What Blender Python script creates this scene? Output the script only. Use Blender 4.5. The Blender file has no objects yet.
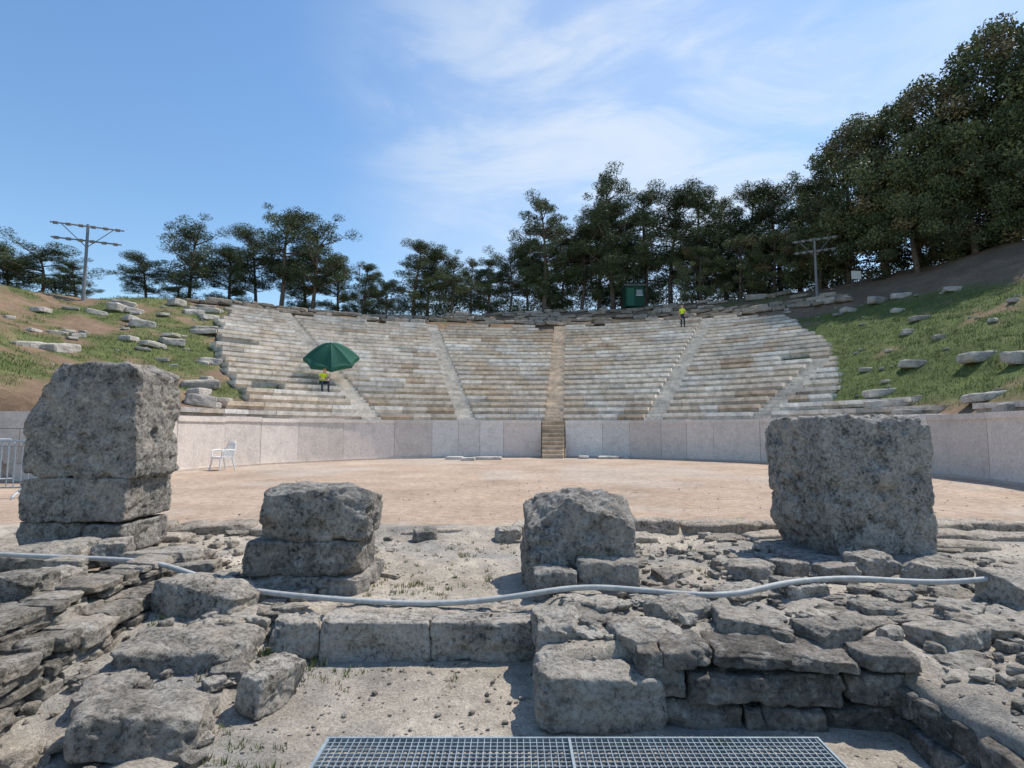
import bpy, math, random
import numpy as np
from mathutils import Vector, Matrix, Euler
random.seed(7)
rng = np.random.default_rng(7)
scene = bpy.context.scene
D2R = math.pi/180

# ------------------------------------------------------------------ noise
def _hash(ix, iy, iz, seed):
    h = ((ix*73856093) ^ (iy*19349663) ^ (iz*83492791) ^ (seed*2654435761)) & 0xffffffff
    h = ((h ^ (h >> 13))*1274126177) & 0xffffffff
    h = ((h ^ (h >> 15))*668265263) & 0xffffffff
    return (h ^ (h >> 16))/4294967295.0
def vnoise(P, seed=0):
    P = np.asarray(P, float); I = np.floor(P).astype(np.int64); F = P-I; F = F*F*(3-2*F)
    x, y, z = I[:, 0], I[:, 1], I[:, 2]; u, v, w = F[:, 0], F[:, 1], F[:, 2]
    def L(a, b, t): return a+(b-a)*t
    c = [[[_hash(x+i, y+j, z+k, seed) for k in (0, 1)] for j in (0, 1)] for i in (0, 1)]
    return L(L(L(c[0][0][0], c[1][0][0], u), L(c[0][1][0], c[1][1][0], u), v),
             L(L(c[0][0][1], c[1][0][1], u), L(c[0][1][1], c[1][1][1], u), v), w)*2-1
def fbm(P, seed=0, oct=4, gain=.5):
    P = np.asarray(P, float); s = 0; a = 1; t = 0
    for o in range(oct):
        s = s+a*vnoise(P*2**o+o*17.3, seed+o); t += a; a *= gain
    return s/t
def fbm2(x, y, sc, seed=0, oct=4):
    x = np.atleast_1d(np.asarray(x, float)); y = np.atleast_1d(np.asarray(y, float))
    return fbm(np.stack([x.ravel()*sc, y.ravel()*sc, np.full(x.size, .37)], 1), seed, oct).reshape(x.shape)
def ss(t):
    t = np.clip(t, 0, 1); return t*t*(3-2*t)

# ------------------------------------------------------------------ mesh helpers
class MB:
    def __init__(s): s.v = []; s.q = []; s.t = []; s.c = []; s.n = 0
    def add(s, v, f, col):
        v = np.asarray(v, float).reshape(-1, 3); f = np.asarray(f, np.int64)
        (s.q if f.shape[1] == 4 else s.t).append(f+s.n)
        s.v.append(v); s.n += len(v)
        c = np.asarray(col, float)
        if c.ndim == 1: c = np.tile(c[:3], (len(v), 1))
        s.c.append(c)
    def mesh(s, name, smooth=False):
        v = np.concatenate(s.v); c = np.concatenate(s.c)
        q = np.concatenate(s.q) if s.q else np.zeros((0, 4), np.int64)
        t = np.concatenate(s.t) if s.t else np.zeros((0, 3), np.int64)
        me = bpy.data.meshes.new(name)
        me.vertices.add(len(v)); me.vertices.foreach_set('co', v.ravel())
        me.loops.add(q.size+t.size)
        me.loops.foreach_set('vertex_index', np.concatenate([q.ravel(), t.ravel()]).astype(np.int32))
        me.polygons.add(len(q)+len(t))
        st = np.concatenate([np.arange(len(q))*4, q.size+np.arange(len(t))*3]).astype(np.int32)
        me.polygons.foreach_set('loop_start', st)
        me.polygons.foreach_set('use_smooth', np.full(len(q)+len(t), smooth))
        me.update(calc_edges=True); me.validate()
        at = me.color_attributes.new('Col', 'FLOAT_COLOR', 'POINT')
        at.data.foreach_set('color', np.concatenate([c, np.ones((len(c), 1))], 1).ravel())
        return me
    def obj(s, name, mat, smooth=False, parent=None):
        return link(name, s.mesh(name, smooth), mat, parent)
def link(name, me, mat=None, parent=None):
    o = bpy.data.objects.new(name, me); scene.collection.objects.link(o)
    if mat and me and not me.materials: me.materials.append(mat)
    if parent: o.parent = parent
    return o
def empty(name, loc=(0, 0, 0)):
    o = bpy.data.objects.new(name, None); o.location = loc; scene.collection.objects.link(o); return o

BOXF = np.array([[0, 3, 2, 1], [4, 5, 6, 7], [0, 1, 5, 4], [1, 2, 6, 5], [2, 3, 7, 6], [3, 0, 4, 7]])
def boxv(c, s, rot=None):
    v = np.array([[-1, -1, -1], [1, -1, -1], [1, 1, -1], [-1, 1, -1], [-1, -1, 1], [1, -1, 1], [1, 1, 1], [-1, 1, 1]], float)*np.array(s)/2
    if rot is not None: v = v@np.array(Euler(rot).to_matrix()).T
    return v+np.array(c)
def tube(mb, pts, rad, col, n=8):
    pts = [Vector(p) for p in pts]
    if not hasattr(rad, '__len__'): rad = [rad]*len(pts)
    V = []
    for i, p in enumerate(pts):
        d = (pts[min(i+1, len(pts)-1)]-pts[max(i-1, 0)]).normalized()
        a = d.cross(Vector((0, 0, 1)) if abs(d.z) < .95 else Vector((1, 0, 0))).normalized(); b = d.cross(a)
        for k in range(n):
            t = 2*math.pi*k/n
            V.append(tuple(p+(a*math.cos(t)+b*math.sin(t))*rad[i]))
    F = [[i*n+k, i*n+(k+1) % n, (i+1)*n+(k+1) % n, (i+1)*n+k] for i in range(len(pts)-1) for k in range(n)]
    V.append(tuple(pts[0])); V.append(tuple(pts[-1])); c0 = len(V)-2
    mb.add(V, F, col)
    base = mb.n-len(V)
    T = [[base+c0, base+(k+1) % n, base+k] for k in range(n)]+[[base+c0+1, base+(len(pts)-1)*n+k, base+(len(pts)-1)*n+(k+1) % n] for k in range(n)]
    mb.t.append(np.array(T))

_cg = {}
def cube_grid(n):
    if n in _cg: return _cg[n]
    idx = {}; V = []; F = []
    def g(p):
        if p not in idx: idx[p] = len(V); V.append([c/n*2-1 for c in p])
        return idx[p]
    for ax in range(3):
        for side in (0, n):
            for i in range(n):
                for j in range(n):
                    q = []
                    for (a, b) in ((i, j), (i+1, j), (i+1, j+1), (i, j+1)):
                        p = [0, 0, 0]; p[ax] = side; p[(ax+1) % 3] = a; p[(ax+2) % 3] = b; q.append(g(tuple(p)))
                    F.append(q if side == n else q[::-1])
    _cg[n] = (np.array(V), np.array(F)); return _cg[n]
def rock(size, seed, n=8, p=7, planes=6, rough=.08, rot=(0, 0, 0), cut=.8, taper=0., fine=.016, chops=()):
    V, F = cube_grid(n); v = V.copy(); r = np.random.default_rng(seed)
    v = v/((np.abs(v)**p).sum(1)**(1/p))[:, None]
    for nn, dd in chops:
        nn = np.array(nn, float); nn /= np.linalg.norm(nn); e = np.clip(v@nn-dd, 0, None); v = v-e[:, None]*nn
    for k in range(planes):
        nn = r.normal(size=3); nn /= np.linalg.norm(nn)
        sup = (v@nn).max(); d = sup*r.uniform(cut, .97)
        e = np.clip(v@nn-d, 0, None); v = v-e[:, None]*nn
    v[:, :2] *= (1-taper*(v[:, 2:3]+1)/2)
    sz = np.array(size)/2; v = v*sz; m = sz.min()
    dr = v/np.maximum(np.linalg.norm(v/sz, axis=1), .01)[:, None]/sz.mean()
    dr = dr/np.linalg.norm(dr, axis=1)[:, None]
    so = r.uniform(0, 50, 3)
    d = rough*m*2*fbm(v/sz.mean()*1.1+so, seed, 4, .55)
    if n >= 14:
        q = fbm(v*5+so, seed+5, 5, .68)
        d = d+fine*1.8*q-fine*1.5*ss((fbm(v*7+so, seed+9, 3)-.12)/.3)+fine*.9*(np.round(fbm(v*np.array([2.5, 2.5, 5])+so, seed+13, 3)*5)/5)
    v = v+dr*d[:, None]
    return v@np.array(Euler(rot).to_matrix()).T, F

# ------------------------------------------------------------------ layout (metres)
CX, CY, R = .8, 15.8, 11.5          # orchestra circle
R0, TR, RI, NR = 12.9, .8, .36, 23   # first row radius, tread, rise, rows
ZW = 1.78
def polar(r, a): return CX+r*math.cos(a*D2R), CY+r*math.sin(a*D2R)
def seat_lim(t):   # angular limits of a row, t = 0..1
    return 27+27*t**.9, 147.5-16*t
def gz(x, y):
    x = np.asarray(x, float); y = np.asarray(y, float); sh = x.shape
    x = np.atleast_1d(x); y = np.atleast_1d(y)
    dx = x-CX; dy = y-CY; r = np.hypot(dx, dy); a = np.degrees(np.arctan2(dy, dx)); a = np.where(a < -90, a+360, a)
    L = np.where(x < CX, 14.7, 9.9); w = .4+np.clip(np.abs(x)-12.5, 0, None)*1.1
    f = ss((y-(L-w+.4))/w)
    m = 1+.08*ss((50-a)/30)-.15*ss((a-130)/24)
    rc = 37-4.5*ss((a-78)/40)-1*ss((a-125)/20)
    h = ZW-.03+.45*m*np.clip(np.minimum(r, rc)-R0, 0, None)+.06*np.clip(r-rc, 0, 60)
    t = np.clip((r-R0)/(NR*TR), 0, 1); ar = 27+27*t**.9; al = 147.5-16*t
    ins = ss((a-ar)/1.5+.2)*ss((al-a)/1.5+.2)*(r < R0+NR*TR+.1)
    nz = fbm2(x, y, .22, 3, 5)*.55*np.clip((r-13)/5, 0, 1)+fbm2(x, y, 1.3, 9, 3)*.12*np.clip((r-12.9)/1, 0, 1)
    terr = (r > 31.2)*ss((a-38)/6)*(1-ss((a-128)/8))
    h = h+nz*(1-ins)*(1-.7*terr)-.14*ins+.07*(1-ins)*np.clip(r-13, 0, 1)
    hill = np.where(r > R+.3, h*f, 0)
    # foreground / stage building foundations
    n1 = fbm2(x, y, 2.2, 21, 5); n2 = fbm2(x, y, .9, 31, 3); n5 = fbm2(x, y, 6., 35, 4)
    plat = -.07+.06*n1*ss((8.2-y)/.6)+.04*n2+.02*n5
    plat = plat+.07*ss((x-.2)/.2)*ss((5-y)/.5)+.05*ss((x-.4)/.5)*ss((4.7-y)/.4)*n5+.09*ss((-2.95-x)/.25)*ss((5.-y)/.4)
    z = plat*ss((7.75-y)/.25)
    z = z+.012*n2*ss((y-7.8)/1)*(r < R)
    pitmid = ss((x+1.62)/.2)*ss((.22-x)/.08)*ss((4.35-y)/.1)
    pitr = ss((x-.1)/.08)*ss((2.2-x)/.06)*ss((3.5-y)/.06)
    pitl = ss((x+2.95)/.08)*ss((-1.45-x)/.15+1)*ss((5.0-y)/.9)
    floor = -.35+.02*n1+.02*n2+.008*n5
    slope = -.35+.12*ss((-1.35-x)/.9)*ss((y-3.2)/.6)+.15*ss((y-3.7)/1)+.08*n1+.03*n5
    z = z*(1-pitl)+slope*pitl
    pm = np.maximum(pitmid, pitr); z = z*(1-pm)+floor*pm
    z = np.where((x > -.93) & (x < 1.62) & (y > 1.2) & (y < 3.0), -.85, z)
    out = np.where((r > R+.3) & (hill > .02) , hill, z)
    out = np.where(y < -3, np.minimum(out, 0), out)
    return out.reshape(sh)
def g1(x, y): return float(gz(np.array([x]), np.array([y]))[0])

# ------------------------------------------------------------------ materials
def newmat(name, rough=.9):
    m = bpy.data.materials.new(name); m.use_nodes = True; nt = m.node_tree
    b = nt.nodes['Principled BSDF']; b.inputs['Roughness'].default_value = rough
    b.inputs['Specular IOR Level'].default_value = .15
    return m, nt, b
def N(nt, t, **k):
    n = nt.nodes.new(t)
    for a, v in k.items():
        if hasattr(n, a): setattr(n, a, v)
        else: n.inputs[a.replace('_', ' ')].default_value = v
    return n
def noise(nt, sc, det=4, rg=.6, dist=0.):
    g = nt.nodes.get('GEO') or N(nt, 'ShaderNodeNewGeometry'); g.name = 'GEO'
    n = N(nt, 'ShaderNodeTexNoise'); n.inputs['Scale'].default_value = sc; n.inputs['Detail'].default_value = det
    n.inputs['Roughness'].default_value = rg; n.inputs['Distortion'].default_value = dist
    nt.links.new(g.outputs['Position'], n.inputs['Vector']); return n.outputs['Fac']
def ramp(nt, src, stops):
    r = N(nt, 'ShaderNodeValToRGB'); e = r.color_ramp.elements
    while len(e) < len(stops): e.new(.5)
    for i, (p, c) in enumerate(stops):
        e[i].position = p
        e[i].color = (c, c, c, 1) if not hasattr(c, '__len__') else (*c, 1)
    nt.links.new(src, r.inputs[0]); return r.outputs[0]
def mix(nt, fac, a, b, mode='MIX'):
    n = N(nt, 'ShaderNodeMix'); n.data_type = 'RGBA'; n.blend_type = mode
    for s, v in ((n.inputs[0], fac), (n.inputs[6], a), (n.inputs[7], b)):
        if isinstance(v, (int, float)): s.default_value = v
        elif isinstance(v, tuple): s.default_value = (*v, 1)
        else: nt.links.new(v, s)
    return n.outputs[2]
def colattr(nt):
    a = N(nt, 'ShaderNodeAttribute'); a.attribute_name = 'Col'; return a.outputs['Color']
def bump(nt, b, srcs):
    prev = None
    for s, st, d in srcs:
        n = N(nt, 'ShaderNodeBump'); n.inputs['Strength'].default_value = st; n.inputs['Distance'].default_value = d
        nt.links.new(s, n.inputs['Height'])
        if prev: nt.links.new(prev, n.inputs['Normal'])
        prev = n.outputs[0]
    nt.links.new(prev, b.inputs['Normal'])
def mul(nt, a, k):
    n = N(nt, 'ShaderNodeMath'); n.operation = 'MULTIPLY'; nt.links.new(a, n.inputs[0])
    if isinstance(k, (int, float)): n.inputs[1].default_value = k
    else: nt.links.new(k, n.inputs[1])
    return n.outputs[0]
def stone_mat(name, lichen=.5, pale=.5, warm=.3, bs=1.):
    m, nt, b = newmat(name, .95); c = colattr(nt)
    big = noise(nt, 2.6, 5, .65); mid = noise(nt, 8, 6, .78); sm = noise(nt, 30, 4, .8)
    c = mix(nt, 1., c, ramp(nt, big, [(.3, .6), (.7, 1.35)]), 'MULTIPLY')
    c = mix(nt, mul(nt, ramp(nt, big, [(.50, 0.), (.66, 1.)]), warm), c, (.34, .25, .165))
    c = mix(nt, mul(nt, ramp(nt, mid, [(.52, 0.), (.62, 1.)]), pale), c, (.58, .55, .49))
    c = mix(nt, mul(nt, ramp(nt, mid, [(.34, 1.), (.47, 0.)]), lichen), c, (.06, .054, .046))
    msk = mul(nt, ramp(nt, big, [(.40, 1.), (.58, .25)]), lichen)
    c = mix(nt, mul(nt, ramp(nt, sm, [(.52, 0.), (.62, 1.)]), msk), c, (.045, .042, .038))
    c = mix(nt, .85, c, ramp(nt, sm, [(.3, 1.35), (.65, .7)]), 'MULTIPLY')
    nt.links.new(c, b.inputs['Base Color'])
    bump(nt, b, [(noise(nt, 15, 6, .78), 1.*bs, .05)])
    return m
M_rock = stone_mat('weathered_marble', .9, .45, .35)
M_rub = stone_mat('rubble_stone', .7, .4, .35)
M_seat = stone_mat('seat_marble', .12, .35, .10, .4)

def wall_mat():
    m, nt, b = newmat('orchestra_wall_marble', .85); c = colattr(nt)
    n2 = noise(nt, 2.4, 5, .65)
    c = mix(nt, 1., c, ramp(nt, n2, [(.3, .84), (.7, 1.12)]), 'MULTIPLY')
    c = mix(nt, .8, c, ramp(nt, noise(nt, 14, 4, .7), [(.3, .78), (.7, 1.18)]), 'MULTIPLY')
    c = mix(nt, mul(nt, ramp(nt, n2, [(.56, 0.), (.72, 1.)]), .4), c, (.38, .31, .25))
    nt.links.new(c, b.inputs['Base Color'])
    bump(nt, b, [(noise(nt, 9, 5, .7), .5, .02)])
    return m
M_wall = wall_mat()
def ground_mat():
    m, nt, b = newmat('earth', 1.); c = colattr(nt)
    c = mix(nt, .8, c, ramp(nt, noise(nt, .6, 4, .6), [(.3, .8), (.7, 1.18)]), 'MULTIPLY')
    c = mix(nt, .85, c, ramp(nt, noise(nt, 6, 5, .75), [(.3, .65), (.7, 1.3)]), 'MULTIPLY')
    f = noise(nt, 60, 4, .75)
    c = mix(nt, .8, c, ramp(nt, f, [(.3, .5), (.7, 1.45)]), 'MULTIPLY')
    nt.links.new(c, b.inputs['Base Color'])
    bump(nt, b, [(noise(nt, 22, 6, .75), .9, .035)])
    return m
M_ground = ground_mat()
def leaf_mat(name):
    m, nt, b = newmat(name, .65); c = colattr(nt)
    nt.links.new(c, b.inputs['Base Color']); b.inputs['Specular IOR Level'].default_value = .3
    return m
M_leaf = leaf_mat('foliage'); M_grass = leaf_mat('grass_blades')
def bark_mat():
    m, nt, b = newmat('bark', .95); c = colattr(nt)
    c = mix(nt, 1., c, ramp(nt, noise(nt, 6, 3, .7), [(.3, .6), (.7, 1.4)]), 'MULTIPLY')
    nt.links.new(c, b.inputs['Base Color']); return m
M_bark = bark_mat()
def paint(name, col, rough=.5, metal=0., var=.25):
    m, nt, b = newmat(name, rough); b.inputs['Metallic'].default_value = metal
    c = mix(nt, 1., tuple(col), ramp(nt, noise(nt, 14, 4, .7), [(.3, 1-var), (.7, 1+var*.6)]), 'MULTIPLY')
    nt.links.new(c, b.inputs['Base Color']); return m
M_galv = paint('galvanised_steel', (.34, .40, .44), .45, .4)
M_dark = paint('dark_metal', (.12, .13, .14), .5, .2)
M_hose = paint('grey_plastic_pipe', (.40, .41, .40), .5)
M_white = paint('white_plastic', (.75, .75, .73), .4, 0, .1)
M_gcanvas = paint('green_canvas', (.022, .095, .065), .8)
M_gpaint = paint('green_paint', (.018, .07, .045), .6)

# ------------------------------------------------------------------ ground
def axis(segs, lo, hi):
    out = []
    x = segs[0][0]
    for a, b, s in segs:
        n = max(1, int(round((b-a)/s))); out += [a+(b-a)*i/n for i in range(n)]
    out.append(segs[-1][1])
    pre = []; x = out[0]; st = segs[0][2]
    while x > lo: st *= 1.35; x -= st; pre.append(x)
    x = out[-1]; st = segs[-1][2]; post = []
    while x < hi: st *= 1.35; x += st; post.append(x)
    return np.array(pre[::-1]+out+post)
xs = axis([(-60, -40, 1), (-40, -14, .5), (-14, -6, .25), (-6, -4, .06), (-4, 4.5, .03), (4.5, 6, .06), (6, 14, .2), (14, 45, .5), (45, 60, 1)], -900, 900)
ys = axis([(-4, 1, .3), (1, 2.4, .06), (2.4, 5.5, .03), (5.5, 8.2, .05), (8.2, 31, .22), (31, 62, .5), (62, 90, 1.2)], -700, 1200)
X, Y = np.meshgrid(xs, ys); Z = gz(X, Y)
def hill_green(x, y):
    dx = x-CX; dy = y-CY; r = np.hypot(dx, dy); a = np.degrees(np.arctan2(dy, dx)); a = np.where(a < -90, a+360, a)
    n = fbm2(x, y, .28, 41, 4); n2 = fbm2(x, y, 1.4, 43, 3)
    gr = ss((56-a)/8)*ss((r-13)/1.5)*ss((31.-r+3*n)/3.5)*ss((n+.5*n2+.62)/.45)
    gl = ss((a-128)/8)*ss((r-14)/2)*ss((n+.8*n2+.26)/.42)*.9
    gt = ss((a-50)/5)*(1-ss((a-130)/5))*ss((r-31.2)/.5)*ss((n+.4*n2-.05)/.25)*.5
    return np.clip(gr+gl+gt, 0, 1)
dx = X-CX; dy = Y-CY; RR = np.hypot(dx, dy)
GR = hill_green(X, Y)
n3 = fbm2(X, Y, .5, 51, 5)[..., None]; n4 = fbm2(X, Y, 2.5, 53, 4)[..., None]
sand = np.array([.45, .34, .255])*(1+.16*n3)+np.array([.035, .04, .045])*n4
pale = np.array([.46, .39, .325])
sand = sand+(pale-sand)*(ss((fbm2(X, Y, .35, 57, 4)-.05)/.3)*.7)[..., None]
soil = np.array([.22, .15, .10])*(1+.3*n3+.2*n4)
green = np.array([.105, .135, .045])*(1+.4*n4)
forest = np.array([.11, .09, .055])
n6 = fbm2(X, Y, .8, 59, 4)[..., None]
fore = np.array([.43, .375, .305])*(1+.28*n4)+(np.array([.33, .31, .275])-np.array([.43, .375, .305]))*ss((n6+.05)/.4)
hillc = soil*(1-GR[..., None])+green*GR[..., None]
w = ss((RR-37.5)/3)[..., None]; hillc = hillc*(1-w)+forest*w
C = np.where((RR > R+.25)[..., None] & (Z > .3)[..., None], hillc, sand)
wf = ss((8.1-Y+.25*n4[..., 0])/.4)[..., None]; C = C*(1-wf*(Z < .6)[..., None])+fore*wf*(Z < .6)[..., None]
C = np.where((Z < -.6)[..., None], np.array([.06, .055, .05]), C)  # pit under the grating: its darkness is painted into the ground colour
C = np.where((Y > 90)[..., None] | (RR > 90)[..., None], np.array([.12, .13, .07]), C)
ny, nx = X.shape; I = np.arange(nx*ny).reshape(ny, nx)
F = np.stack([I[:-1, :-1], I[:-1, 1:], I[1:, 1:], I[1:, :-1]], -1).reshape(-1, 4)
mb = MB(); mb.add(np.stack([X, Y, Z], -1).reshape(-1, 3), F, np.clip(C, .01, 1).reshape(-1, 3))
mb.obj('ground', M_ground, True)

# ------------------------------------------------------------------ seating
def arcbox(mb, r0, r1, a0, a1, z0, z1, col, segs=1, jit=.0):
    A = np.linspace(a0, a1, segs+1)*D2R; V = []
    dz = [random.uniform(-jit, jit) for _ in range(3)]
    for i, a in enumerate(A):
        for (r, z) in ((r0+dz[0], z0), (r1, z0), (r1, z1+dz[1]), (r0+dz[0], z1+dz[1]+dz[2]*.3)):
            V.append((CX+r*math.cos(a), CY+r*math.sin(a), z))
    Fq = []
    for i in range(segs):
        b = i*4
        for k in range(4): Fq.append([b+k, b+4+k, b+4+(k+1) % 4, b+(k+1) % 4])
    Fq.append([0, 1, 2, 3]); e = segs*4; Fq.append([e+3, e+2, e+1, e])
    mb.add(V, Fq, col)
STAIRS = [125, 104, 84, 62, 40]
seat = MB(); stair = MB()
def seat_col(a, i):
    base = np.array([.76, .68, .575])
    k = random.random()
    if k < .22: base = np.array([.82, .78, .71])
    elif k < .36: base = np.array([.68, .585, .47])
    elif k < .41: base = np.array([.58, .46, .34])
    elif k < .49: base = np.array([.58, .54, .48])
    if 72 < a < 98 and random.random() < .25: base = np.array([.68, .57, .44])
    return np.clip(base*random.uniform(.88, 1.06), 0, .85)
for i in range(NR):
    t = i/(NR-1); lo, hi = seat_lim(t); lo += random.uniform(-.6, .6); hi += random.uniform(-.8, .8)
    if i == 0: lo, hi = -22, 164
    if i == 1: lo, hi = 16, 152
    r = R0+i*TR; z = ZW-.03+i*RI; a = lo
    edges = [lo]
    for s in sorted(STAIRS): 
        hw = math.degrees(.47/r)
        if lo+2 < s < hi-2: edges += [s-hw, s+hw]
    edges.append(hi)
    for k in range(0, len(edges), 2):
        a = edges[k]; e = edges[k+1]
        while a < e-1e-6:
            L = math.degrees(random.uniform(.8, 2.1)/r); a2 = a+L
            if e-a2 < math.degrees(.5/r): a2 = e
            gap = math.degrees(.006/r)
            ruin = (i > 20 and random.random() < .2) or ((a-lo < 3 or hi-a2 < 3) and i > 1 and random.random() < .10) or (i==0 and (a>155 or a<10) and random.random()<.3)
            if not ruin:
                c = seat_col(a, i)*(1 if i < 18 else .88); off = random.uniform(-.012, .018)*(2 if i > 18 else 1); dzz = random.uniform(-.008, .010)*(2 if i > 16 else 1)
                arcbox(seat, r+.09+off, r+TR+.1, a+gap, a2-gap, z-.25, z+RI-.17+dzz, c*.74, 1)  # recessed body coloured darker, painting in shade below the nosing for crisper edges
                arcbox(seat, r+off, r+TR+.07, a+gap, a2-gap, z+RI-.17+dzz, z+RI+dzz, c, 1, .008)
            a = a2
    for s in STAIRS:
        if lo+2 < s < hi-2:
            if s == 84: c = np.array([.74, .60, .45])*random.uniform(.88, 1.1)
            else: c = np.array([.74, .67, .57])*random.uniform(.88, 1.06)
            hw = math.degrees(.47/r)
            arcbox(stair, r+.02, r+.45, s-hw, s+hw, z-.25, z+.18, c*.92, 1, .01)
            arcbox(stair, r+.42, r+.84, s-hw, s+hw, z-.05, z+.345, c*random.uniform(.9, 1.1), 1, .01)
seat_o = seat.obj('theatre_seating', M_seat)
stair.obj('stairway', M_seat)

# orchestra wall
wall = MB(); A0, A1 = -30, 184; SA = 84; hw = math.degrees(.58/R)
for lo, hi in ((A0, SA-hw), (SA+hw, A1)):
    a = lo
    while a < hi-1e-6:
        a2 = a+math.degrees(random.uniform(.9, 2.4)/R)
        if hi-a2 < 4: a2 = hi
        gap = .03; c = np.array([.74, .66, .59])*random.uniform(.84, 1.06)
        if random.random() < .3: c = np.array([.74, .70, .65])*random.uniform(.9, 1.05)
        zt = ZW-.16+random.uniform(-.03, .03)
        off = random.uniform(-.012, .012)
        arcbox(wall, R+off, R+.62, a+gap, a2-gap, -.1, zt, c, 3)
        arcbox(wall, R-.035+off, R+.66, a+gap*.6, a2-gap*.6, zt, ZW+random.uniform(-.03, .02), c*1.05, 3)
        a = a2
arcbox(wall, R-.10, R+.02, A0, SA-hw, -.1, .07, np.array([.56, .48, .41]), 60)
arcbox(wall, R-.10, R+.02, SA+hw, A1, -.1, .07, np.array([.56, .48, .41]), 60)
arcbox(wall, R+.60, R+1.5, A0, SA-hw, 1.2, ZW-.04, np.array([.56, .5, .44]), 60)
arcbox(wall, R+.60, R+1.5, SA+hw, A1, 1.2, ZW-.04, np.array([.56, .5, .44]), 60)
wall.obj('orchestra_wall', M_wall)
# entrance stair rising out of the orchestra through the wall
es = MB()
for k in range(9):
    c = np.array([.62, .48, .34])*random.uniform(.85, 1.12)
    r0 = R-1.25+k*.19
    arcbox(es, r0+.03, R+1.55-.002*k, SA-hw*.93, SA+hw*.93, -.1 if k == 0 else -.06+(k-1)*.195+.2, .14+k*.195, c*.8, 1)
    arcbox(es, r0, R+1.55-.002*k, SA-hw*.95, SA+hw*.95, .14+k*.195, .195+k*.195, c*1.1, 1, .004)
es.obj('orchestra_stair', M_seat)
# end (analemma) walls
an = MB()
for sx, yy, x0 in ((-1, 14.75, -10.6), (1, 10.0, 11.0)):
    for k in range(5):
        x = x0
        while abs(x-x0) < 9:
            L = random.uniform(.8, 1.5)
            c = np.array([.55, .5, .45])*random.uniform(.8, 1.1)
            if k < 4 : an.add(boxv((x+sx*L/2, yy+random.uniform(-.02, .02), k*.45+.225), (L-.012, .6, .44)), BOXF, c)
            x += sx*L
an.obj('retaining_wall', M_wall)

# slabs in the orchestra
sl = MB()
for (x, y, s) in ((-1.1, 25.2, 1.3), (-1.9, 24.5, .6), (3.3, 26.0, .45), (4.4, 25.8, .9), (5.2, 25.9, .35), (-2.6, 25.4, .8)):
    v, f = rock((s, .5, .14), int(x*100)+999, 5, 10, 4, .1); sl.add(v+np.array([x, y, .06]), f, (.55, .52, .48))
sl.obj('marble_slab', M_seat, False)

# ------------------------------------------------------------------ hill stones
hs = MB()
def hs_add(x, y, s, seed, lift=.25, col=None, rz=None):
    v, f = rock(s, seed, 6, 9, 6, .16, (random.uniform(-.12, .12), random.uniform(-.12, .12), random.uniform(0, 3) if rz is None else rz))
    c = np.array(col if col is not None else (.47, .43, .38))*random.uniform(.65, 1.15)
    hs.add(v+np.array([x, y, g1(x, y)+s[2]*lift]), f, c)
sd = 100
for (x, y, s) in ((17, 20.3, (1.2, .7, .4)), (16.2, 22.5, (.9, .6, .35)), (16.9, 18.4, (1.0, .7, .45)), (21, 28.5, (.9, .5, .3)),
                  (23.3, 35, (1.6, .6, .5)), (21.8, 35.6, (1.3, .6, .4)), (24.3, 34.4, (1.2, .5, .4)), (13.4, 18.6, (1.4, .5, .3)), (14.6, 17.2, (1.3, .5, .3)),
                  (15.8, 15.6, (1.3, .6, .3)), (13.6, 20.2, (1.5, .6, .35)), (14.2, 21.6, (1.1, .6, .35)), (22, 31.5, (.6, .5, .3)),
                  (18.5, 24, (.5, .4, .25)), (24.8, 31, (.8, .5, .3)), (20.5, 20, (.6, .4, .3)), (14.8, 13.5, (1.6, .6, .3)), (13.9, 15.5, (1.1, .5, .3))):
    sd += 1; hs_add(x, y, s, sd, .2, None, random.uniform(-.4, .4))
for k in range(380):  # left hill rubble
    a = random.uniform(131, 174); r = random.uniform(13.4, 31)
    t = (r-R0)/(NR*TR); 
    if a < seat_lim(min(t, 1))[1]+.8: continue
    near = math.exp(-(a-seat_lim(min(t, 1))[1])/7)
    if random.random() > .20+near: continue
    x, y = polar(r, a); s = random.choice([.15, .2, .25, .35, .5, .7, 1.0, 1.25]); sd += 1
    hs_add(x, y, (s*random.uniform(.8, 1.2), s*.6, s*random.uniform(.2, .4)), sd, .2, None, (a-90)*D2R+random.uniform(-.6, .6))
for k in range(90):   # right hill rubble
    a = random.uniform(0, 52); r = random.uniform(14, 36); t = (r-R0)/(NR*TR)
    if t < 1 and a > seat_lim(t)[0]-1: continue
    x, y = polar(r, a); s = random.choice([.1, .15, .2, .3, .5]); sd += 1
    hs_add(x, y, (s, s*.7, s*.4), sd, .3)
# ruined rows above the preserved seats
for j in range(7):
    rr_ = 31.6+j*.8; a = 44+j*1.0
    hi_ = 136-j*1.2 if j < 3 else 112-4*(j-3)
    while a < hi_:
        L = random.uniform(.6, 1.9); da = math.degrees(L/rr_)
        if random.random() < (.85 if j < 3 else .55):
            x, y = polar(rr_+random.uniform(-.2, .2), a+da/2); sd += 1
            hs_add(x, y, (L*.96, .7, random.uniform(.22, .36)), sd, .2, random.choice([(.42, .37, .31), (.30, .25, .19), (.36, .31, .25)]), (a+da/2-90)*D2R+random.uniform(-.1, .1))
        a += da
hs.obj('fallen_stones', M_seat, False)

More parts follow.
